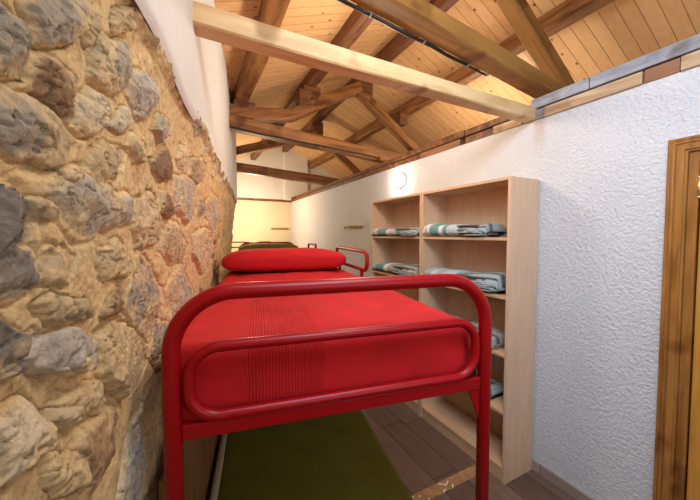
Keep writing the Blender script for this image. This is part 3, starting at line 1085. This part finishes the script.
def cover(name, mat, label, cat, loc, az, x0, x1, y0, y1, ztop, zlow, thick_noise=0.004, group=None, wrinkle=1.0, rad=0.05, seed=1):
    """blanket: closed shell over a mattress, rounded at the rims, hanging down the sides"""
    n = 60
    m = 110
    # superellipse rim mapping: grid over top, then skirts
    us = np.concatenate([[-1.0, -1.0], np.linspace(-1, 1, n), [1.0, 1.0]])
    U = np.linspace(-1, 1, n + 20)
    V = np.linspace(-1, 1, m + 20)
    Ug, Vg = np.meshgrid(U, V, indexing='ij')
    cx_, cy_ = (x0 + x1) / 2, (y0 + y1) / 2
    hx, hy = (x1 - x0) / 2, (y1 - y0) / 2
    drop = ztop - zlow
    ext = drop + rad * 0.57

    def prof(u, h):
        # arc length param -> (lateral, fall)
        a = np.abs(u) * (h + ext - rad * 0.0)
        flat = h - rad
        arc = rad * math.pi / 2
        lat = np.where(a < flat, a, np.where(a < flat + arc, flat + rad * np.sin(np.clip((a - flat) / rad, 0, math.pi / 2)), h))
        fall = np.where(a < flat, 0, np.where(a < flat + arc, rad * (1 - np.cos(np.clip((a - flat) / rad, 0, math.pi / 2))), rad + (a - flat - arc)))
        return np.sign(u) * lat, fall
    # concentrate samples at the rim
    Uw = np.sign(Ug) * np.abs(Ug) ** 0.8
    Vw = np.sign(Vg) * np.abs(Vg) ** 0.8
    lx, fx = prof(Uw, hx)
    ly, fy = prof(Vw, hy)
    fall = np.minimum(np.sqrt(fx ** 2 + fy ** 2), drop)
    X = cx_ + lx
    Y = cy_ + ly
    Z = ztop - fall
    # round plan corners
    kx = np.clip(np.abs(lx) - (hx - 0.07), 0, 1)
    ky = np.clip(np.abs(ly) - (hy - 0.07), 0, 1)
    over = np.sqrt(kx ** 2 + ky ** 2)
    f = np.where(over > 0.07, 0.07 / np.maximum(over, 1e-6), 1)
    X = np.where((kx > 0) & (ky > 0), cx_ + np.sign(lx) * (hx - 0.07 + kx * f), X)
    Y = np.where((kx > 0) & (ky > 0), cy_ + np.sign(ly) * (hy - 0.07 + ky * f), Y)
    wv = fbm(X * 5 + seed, Y * 5, 3, seed) * 0.016 * wrinkle + fbm(X * 16, Y * 3.0 + seed, 3, seed + 4) * 0.010 * wrinkle
    Z = Z + wv * np.clip(1 - fall / 0.1, 0, 1) + 0.012 * (1 - (lx / hx) ** 2) * (1 - (ly / hy) ** 2)
    side = np.clip(fall / 0.05, 0, 1)
    bul = (fbm(X * 9 + Y * 9, Z * 6, 3, seed + 9) * 0.014) * side
    X = X + np.sign(lx) * bul * (fx > 0)
    Y = Y + np.sign(ly) * bul * (fy > 0)
    o = grid_mesh(name, X, Y, Z, mat)
    o.location = loc
    o.rotation_euler = (0, 0, -az)
    tag(o, label, cat, group)
    md = o.modifiers.new('thickness', 'SOLIDIFY')
    md.thickness = 0.004
    md.offset = -1
    return o


def pillow(name, mat, label, loc, az, cx_, cy_, z0, hx, hy, ht, seed=2, cat='pillow'):
    n, m = 64, 28
    U, V = np.meshgrid(np.linspace(0, 2 * np.pi, n + 1), np.linspace(-np.pi / 2, np.pi / 2, m), indexing='ij')
    e1, e2_ = 0.26, 0.52
    sp = lambda a, e: np.sign(a) * np.abs(a) ** e
    X = hx * sp(np.cos(V), e2_) * sp(np.cos(U), e1)
    Y = hy * sp(np.cos(V), e2_) * sp(np.sin(U), e1 + 0.25)
    Z = ht / 2 * sp(np.sin(V), e2_)
    taper = 1 - 0.16 * np.abs(X / hx) ** 5
    Z = Z * taper
    w_ = fbm(X * 6, Y * 9 + Z * 5, 3, seed) * 0.018
    Z = np.where(Z > 0, Z + w_ - 0.012 * (np.abs(X / hx) ** 2), Z * 0.9)
    Z = Z - Z.min() + z0
    w_[-1] = w_[0]
    o = grid_mesh(name, X + cx_, Y + cy_, Z, mat)
    o.location = loc
    o.rotation_euler = (0, 0, -az)
    bpy_me = o.data
    bm = bmesh.new()
    bm.from_mesh(bpy_me)
    bmesh.ops.remove_doubles(bm, verts=bm.verts, dist=0.0006)
    bm.to_mesh(bpy_me)
    bm.free()
    for p in bpy_me.polygons:
        p.use_smooth = True
    tag(o, label, cat)
    return o


AZ = R(10.3)
B1 = (0.857, 0.685, 0)
bed1 = bunk('bunk_bed', 'red tubular steel bunk bed in front, beside the stone wall', B1, AZ, [(0.018, 1.20, 2.06)], group='red steel bunk beds')
cover('red_blanket', M['red_cloth'], 'bright red ribbed blanket tucked over the front upper bunk', 'blanket', B1, AZ, -BW - 0.045, 0.0, 0.03, BL - 0.03, 1.348, 1.172, seed=1, rad=0.045)
pillow('red_pillow', M['red_cloth'], 'long puffy red pillow at head of front upper bunk', B1, AZ, -0.505, 1.76, 1.363, 0.49, 0.28, 0.180)
# green blanket on the lower bunk: lies flat, leaving a pale strip of mattress at the wall side
cover('green_blanket', M['green_cloth'], 'olive green blanket on the lower bunk, nearest the camera', 'blanket', B1, AZ, -BW + 0.005, -0.06, 0.08, BL - 0.08, 0.464, 0.36, wrinkle=0.25, rad=0.03, seed=6)
bm = bmesh.new()
box(bm, (-1.0, 0.12, 0.12), (-0.972, BL - 0.1, 0.95), 0.004)
sb = obj('side_board', bm, M['board_wood'])
sb.location = B1
sb.rotation_euler = (0, 0, -AZ)
tag(sb, 'brown wooden board upright between lower bunk and stone wall', 'board')

# second bunk, head to head with the first
AZ2 = R(9)
foot2 = Vector((1.56, 5.12, 0))
a2 = AZ2 + math.pi
loc2 = foot2 + Vector((-BW * math.cos(AZ2), BW * math.sin(AZ2), 0))
bunk('bunk_bed', 'red steel bunk bed behind the front one, holding a green blanket', loc2, a2, [(-BW - 0.018, 1.12, 1.62)], group='red steel bunk beds')
cover('green_blanket', M['green_cloth'], 'green blanket tucked over upper bunk behind the red pillow', 'blanket', loc2, a2, -BW + 0.0, 0.0, 0.03, BL - 0.03, 1.345, 1.175, seed=3)
pillow('green_pillow', M['green_cloth'], 'green covered pillow showing behind the red pillow', loc2, a2, -0.465, 0.30, 1.364, 0.45, 0.22, 0.155, seed=5)
# third bunk across the far end
b3 = thing('bunk_bed', 'farthest red bunk bed, low against the cream end wall', 'bunk bed', (1.5, 6.25, 0), R(90), 'red steel bunk beds')
for y in (0.0, 1.9):
    bm = bmesh.new()
    tube(bm, round_path([(0, y, 0), (0, y, 1.43), (BW - 0.03, y, 1.43), (BW - 0.03, y, 0)], [0, 0.12, 0.12, 0], 8), 0.02, seg=10)
    obj('end_frame', bm, M['red_metal'], b3, True)
for x in (0.02, BW - 0.05):
    for z in (1.148, 0.32):
        bm = bmesh.new()
        box(bm, (x - 0.012, 0.01, z - 0.02), (x + 0.012, 1.89, z + 0.02), 0.003)
        obj('side_rail', bm, M['red_metal'], b3)
for g0, g1 in ((0.10, 0.40), (0.52, 1.1)):
    bm = bmesh.new()
    tube(bm, round_path([(0.0, g0, 1.40), (0.0, g0, 1.50), (0.0, g1, 1.50), (0.0, g1, 1.40)], [0.02, 0.05, 0.05, 0.02], 6, True), 0.014, True, seg=10)
    tube(bm, [(0.0, g0 + 0.05, 1.40), (0.01, g0 + 0.05, 1.15)], 0.013, seg=8)
    tube(bm, [(0.0, g1 - 0.05, 1.40), (0.01, g1 - 0.05, 1.15)], 0.013, seg=8)
    obj('guard_rail', bm, M['red_metal'], b3, True)
for z in (1.10, 0.34):
    bm = bmesh.new()
    box(bm, (0.03, 0.04, z), (BW - 0.06, 1.86, z + 0.15), 0.03)
    obj('mattress', bm, M['mattress'], b3, True)


# ------------------------------------------------------------------ shelf units
FX = 1.784
SZ = [1.63, 1.245, 0.86, 0.475]


def shelf_unit(y0, y1, label):
    t = thing('shelf_unit', label, 'bookcase', (FX, y0, 0), group='beech open shelf units')
    D, W_, Hh, th = WX - 0.014 - FX, y1 - y0, 2.02, 0.02
    for y in (0, W_ - th):
        bm = bmesh.new()
        box(bm, (0, y, 0), (D, y + th, Hh), 0.001)
        obj('side_panel', bm, M['shelf'], t)
    bm = bmesh.new()
    box(bm, (0.0, th, Hh - th), (D - 0.006, W_ - th, Hh), 0.001)
    obj('top_panel', bm, M['shelf_board'], t)
    for z in SZ + [0.10]:
        bm = bmesh.new()
        box(bm, (0.004, th, z - th), (D - 0.006, W_ - th, z), 0.001)
        obj('shelf', bm, M['shelf_board'], t)
    bm = bmesh.new()
    box(bm, (D - 0.006, th, 0.03), (D, W_ - th, Hh), 0)
    obj('back_panel', bm, M['shelf'], t)
    bm = bmesh.new()
    box(bm, (0.008, th, 0.0), (0.024, W_ - th, 0.08), 0)
    obj('plinth', bm, M['shelf_board'], t)
    return t


shelf_unit(1.255, 2.103, 'right beech open shelf unit, the one nearest the door')
shelf_unit(2.108, 2.956, 'left beech open shelf unit, the one farther from the door')

PAL = {'w': (0.72, 0.74, 0.72), 't': (0.16, 0.31, 0.27), 'b': (0.48, 0.55, 0.60), 'k': (0.10, 0.105, 0.105), 'm': (0.33, 0.39, 0.37), 'n': (0.36, 0.34, 0.28), 'a': (0.40, 0.55, 0.68)}


def folded(name, label, y0, y1, z, ht, stripes, split, seed, x0=None, x1=None, lean=0.0):
    """folded wool blanket: smooth rolled outer turn towards the far end, open layered fold near end.
    cross-section lies in the Y-Z plane and is extruded along X, its front rim rounded."""
    r2 = random.Random(seed)
    x0 = FX - 0.012 if x0 is None else x0
    x1 = FX + 0.25 if x1 is None else x1
    L = y1 - y0
    bmx = []
    # outer body (far part): rounded slab as grid around profile in X-Z swept along Y
    n, m = 90, 48
    tt = np.linspace(0, 1, n)
    U, A = np.meshgrid(tt, np.linspace(0, 2 * np.pi, m), indexing='ij')
    yy = y1 - U * L
    endf = np.clip(np.minimum((U) / 0.05, (1 - U) / 0.03), 0, 1)
    endr = np.sqrt(np.clip(1 - (1 - endf) ** 2, 0.0, 1)) * 0.92 + 0.08
    hx = (x1 - x0) / 2
    sp = lambda a, e: np.sign(a) * np.abs(a) ** e
    hh = ht / 2 * (1 + 0.10 * np.sin(U * 5 + seed) + 0.05 * np.sin(U * 13 + seed)) * (0.35 + 0.65 * endr)
    # open fold: pinch layers at the near end
    Xs = (x0 + hx) + hx * sp(np.cos(A), 0.7) * (0.97 + 0.03 * np.sin(U * 9 + seed))
    Zs = hh * sp(np.sin(A), 0.72)
    layers = 3
    near = np.clip((U - split) / 0.06, 0, 1)
    # layered grooves on the front face of the near part
    front = np.clip(-np.cos(A) * 1.6, 0, 1)
    ph = (np.sin(A) * 0.5 + 0.5) * layers
    groove = (0.5 + 0.5 * np.cos(2 * np.pi * ph)) ** 4
    Xs = Xs + near * front * groove * 0.030
    Xs = Xs + near * front * 0.012 * np.sin(3 * U * 6.28 + ph)
    Zb = Zs + hh.max() * 1.0
    Zb = Zb - Zb.min(axis=1, keepdims=True) + z + lean * U
    col = np.zeros(U.shape + (3,))
    edges = np.linspace(0, 1, len(stripes[0]) + 1) if not isinstance(stripes, list) else None
    tot = sum(w_ for _, w_ in stripes)
    acc = 0
    for c, w_ in stripes:
        lo, hi = acc / tot, (acc + w_) / tot
        mk = (U >= lo) & (U <= hi + 1e-6)
        col[mk] = PAL[c]
        acc += w_
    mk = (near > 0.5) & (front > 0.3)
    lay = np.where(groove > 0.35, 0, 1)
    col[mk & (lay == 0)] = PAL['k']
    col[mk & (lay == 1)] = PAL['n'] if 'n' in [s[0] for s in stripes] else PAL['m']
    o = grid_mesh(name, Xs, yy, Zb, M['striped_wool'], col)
    bm = bmesh.new()
    bm.from_mesh(o.data)
    bmesh.ops.holes_fill(bm, edges=[e for e in bm.edges if e.is_boundary])
    # loose folded sheets showing at the opening
    lyr = bm.verts.layers.float_color['tone']
    ys = y1 - split * L
    k0 = len(bm.verts)
    for k in range(3):
        zc = z + ht * (0.24 + 0.26 * k)
        ln_ = (ys - y0) * (0.95 - 0.10 * k) * r2.uniform(0.93, 1.0)
        rr_ = ht * 0.075
        path = [(x0 + 0.006 - 0.006 * (k % 2), ys - 0.01, zc + rr_), (0, ys - ln_ * 0.5, zc + rr_ * 1.2 + 0.004 * math.sin(seed + k)), (0, ys - ln_, zc + rr_), (0, ys - ln_ - rr_, zc), (0, ys - ln_, zc - rr_), (0, ys - ln_ * 0.4, zc - rr_)]
        prev = None
        cc = [PAL['m'], PAL['b'], PAL['k']][k]
        for (_, py, pz) in path:
            cur = []
            for (dx, dz) in ((-0.014, -0.0035), (-0.014, 0.0035), (0.18, 0.0035), (0.18, -0.0035)):
                v = bm.verts.new((x0 + 0.008 + dx + 0.004 * k, py, pz + dz))
                v[lyr] = (*cc, 1)
                cur.append(v)
            if prev:
                for q in range(4):
                    bm.faces.new((prev[q], prev[(q + 1) % 4], cur[(q + 1) % 4], cur[q]))
            else:
                bm.faces.new(cur)
            prev = cur
        bm.faces.new(prev[::-1])
    bmesh.ops.recalc_face_normals(bm, faces=bm.faces)
    bm.to_mesh(o.data)
    bm.free()
    tag(o, label, 'blanket', 'folded striped blankets on the shelves')
    return o


g = 0.001
st1 = [('w', 5), ('b', 5), ('w', 4), ('t', 16), ('w', 6), ('t', 8), ('w', 2), ('b', 16), ('m', 38)]
folded('folded_blanket', 'teal and grey striped blanket on top shelf of the right unit', 1.445, 2.078, SZ[0] + g, 0.10, st1, 0.60, 1)
folded('folded_blanket', 'teal and grey striped blanket on top shelf of the left unit', 2.165, 2.93, SZ[0] + g, 0.085, [('w', 4), ('b', 6), ('w', 5), ('t', 22), ('w', 8), ('b', 18), ('m', 34)], 0.58, 2, x0=FX - 0.025)
folded('folded_blanket', 'sloping grey striped blanket on second shelf of the right unit', 1.345, 2.078, SZ[1] + g, 0.118, [('m', 12), ('b', 8), ('m', 10), ('b', 14), ('m', 14), ('w', 3), ('b', 12), ('m', 20)], 0.52, 3, x0=FX - 0.01, x1=FX + 0.275)
folded('folded_blanket', 'olive and teal striped blanket on second shelf of the left unit', 2.18, 2.93, SZ[1] + g, 0.10, [('b', 8), ('t', 18), ('w', 8), ('n', 44)], 0.55, 4, x0=FX - 0.02)
folded('folded_blanket', 'grey blanket on third shelf of the right unit, mostly behind the bed post', 1.37, 2.05, SZ[2] + g, 0.09, [('m', 30), ('k', 12), ('n', 38)], 0.5, 5)
folded('folded_blanket', 'pale blue blanket on lowest raised shelf of the right unit', 1.42, 2.05, SZ[3] + g, 0.085, [('a', 20), ('w', 8), ('a', 28), ('m', 30)], 0.72, 6, x0=FX - 0.02)

# ------------------------------------------------------------------ small things
def peg_rail(loc, rot, L, n, label):
    t = thing('peg_rail', label, 'coat rack', loc, rot, 'wooden coat pegs on the walls')
    bm = bmesh.new()
    box(bm, (0, 0, -0.022), (L, 0.016, 0.022), 0.004)
    obj('rail', bm, M['peg_wood'], t)
    for k in range(n):
        x = L * (k + 0.5) / n
        bm = bmesh.new()
        tube(bm, [(x, 0.014, 0), (x, 0.06, 0.012)], 0.007, seg=8)
        bmesh.ops.create_uvsphere(bm, u_segments=10, v_segments=8, radius=0.013, matrix=Matrix.Translation((x, 0.066, 0.014)))
        obj('peg', bm, M['peg_wood'], t, True)


peg_rail((WX, 3.69, 1.755), R(90), 0.42, 4, 'wooden peg rail on the stuccoed wall left of the shelves')
peg_rail((2.02, YB, 1.785), R(180), 0.42, 5, 'small wooden peg rail on the cream end wall')
bm = bmesh.new()
bmesh.ops.create_uvsphere(bm, u_segments=12, v_segments=8, radius=0.02, matrix=Matrix.Translation((WX - 0.02, 4.22, 1.757)))
tube(bm, [(WX, 4.22, 1.757), (WX - 0.02, 4.22, 1.757)], 0.01, seg=8)
tag(obj('wall_peg', bm, M['peg_wood'], smooth=True), 'single dark round peg on the wall left of its peg rail', 'coat peg')

# bulkhead lamp above the shelves
lm = thing('wall_lamp', 'glowing oval wall lamp above the left shelf unit', 'wall lamp', (WX, 2.83, 2.26))
bm = bmesh.new()
bmesh.ops.create_cone(bm, cap_ends=True, segments=32, radius1=1, radius2=1, depth=0.02, matrix=Matrix.Translation((-0.01, 0, 0)) @ Matrix.Diagonal((1, 0.105, 0.085, 1)) @ Matrix.Rotation(R(90), 4, 'Y'))
obj('base_plate', bm, M['chimney'], lm)
bm = bmesh.new()
bmesh.ops.create_uvsphere(bm, u_segments=32, v_segments=20, radius=1, matrix=Matrix.Translation((-0.018, 0, 0)) @ Matrix.Diagonal((0.04, 0.095, 0.075, 1)))
obj('diffuser', bm, M['glass_white'], lm, True)
pl_ = point('wall_lamp_light', (WX - 0.11, 2.83, 2.26), 5.0, (1, 0.93, 0.8), 0.03)

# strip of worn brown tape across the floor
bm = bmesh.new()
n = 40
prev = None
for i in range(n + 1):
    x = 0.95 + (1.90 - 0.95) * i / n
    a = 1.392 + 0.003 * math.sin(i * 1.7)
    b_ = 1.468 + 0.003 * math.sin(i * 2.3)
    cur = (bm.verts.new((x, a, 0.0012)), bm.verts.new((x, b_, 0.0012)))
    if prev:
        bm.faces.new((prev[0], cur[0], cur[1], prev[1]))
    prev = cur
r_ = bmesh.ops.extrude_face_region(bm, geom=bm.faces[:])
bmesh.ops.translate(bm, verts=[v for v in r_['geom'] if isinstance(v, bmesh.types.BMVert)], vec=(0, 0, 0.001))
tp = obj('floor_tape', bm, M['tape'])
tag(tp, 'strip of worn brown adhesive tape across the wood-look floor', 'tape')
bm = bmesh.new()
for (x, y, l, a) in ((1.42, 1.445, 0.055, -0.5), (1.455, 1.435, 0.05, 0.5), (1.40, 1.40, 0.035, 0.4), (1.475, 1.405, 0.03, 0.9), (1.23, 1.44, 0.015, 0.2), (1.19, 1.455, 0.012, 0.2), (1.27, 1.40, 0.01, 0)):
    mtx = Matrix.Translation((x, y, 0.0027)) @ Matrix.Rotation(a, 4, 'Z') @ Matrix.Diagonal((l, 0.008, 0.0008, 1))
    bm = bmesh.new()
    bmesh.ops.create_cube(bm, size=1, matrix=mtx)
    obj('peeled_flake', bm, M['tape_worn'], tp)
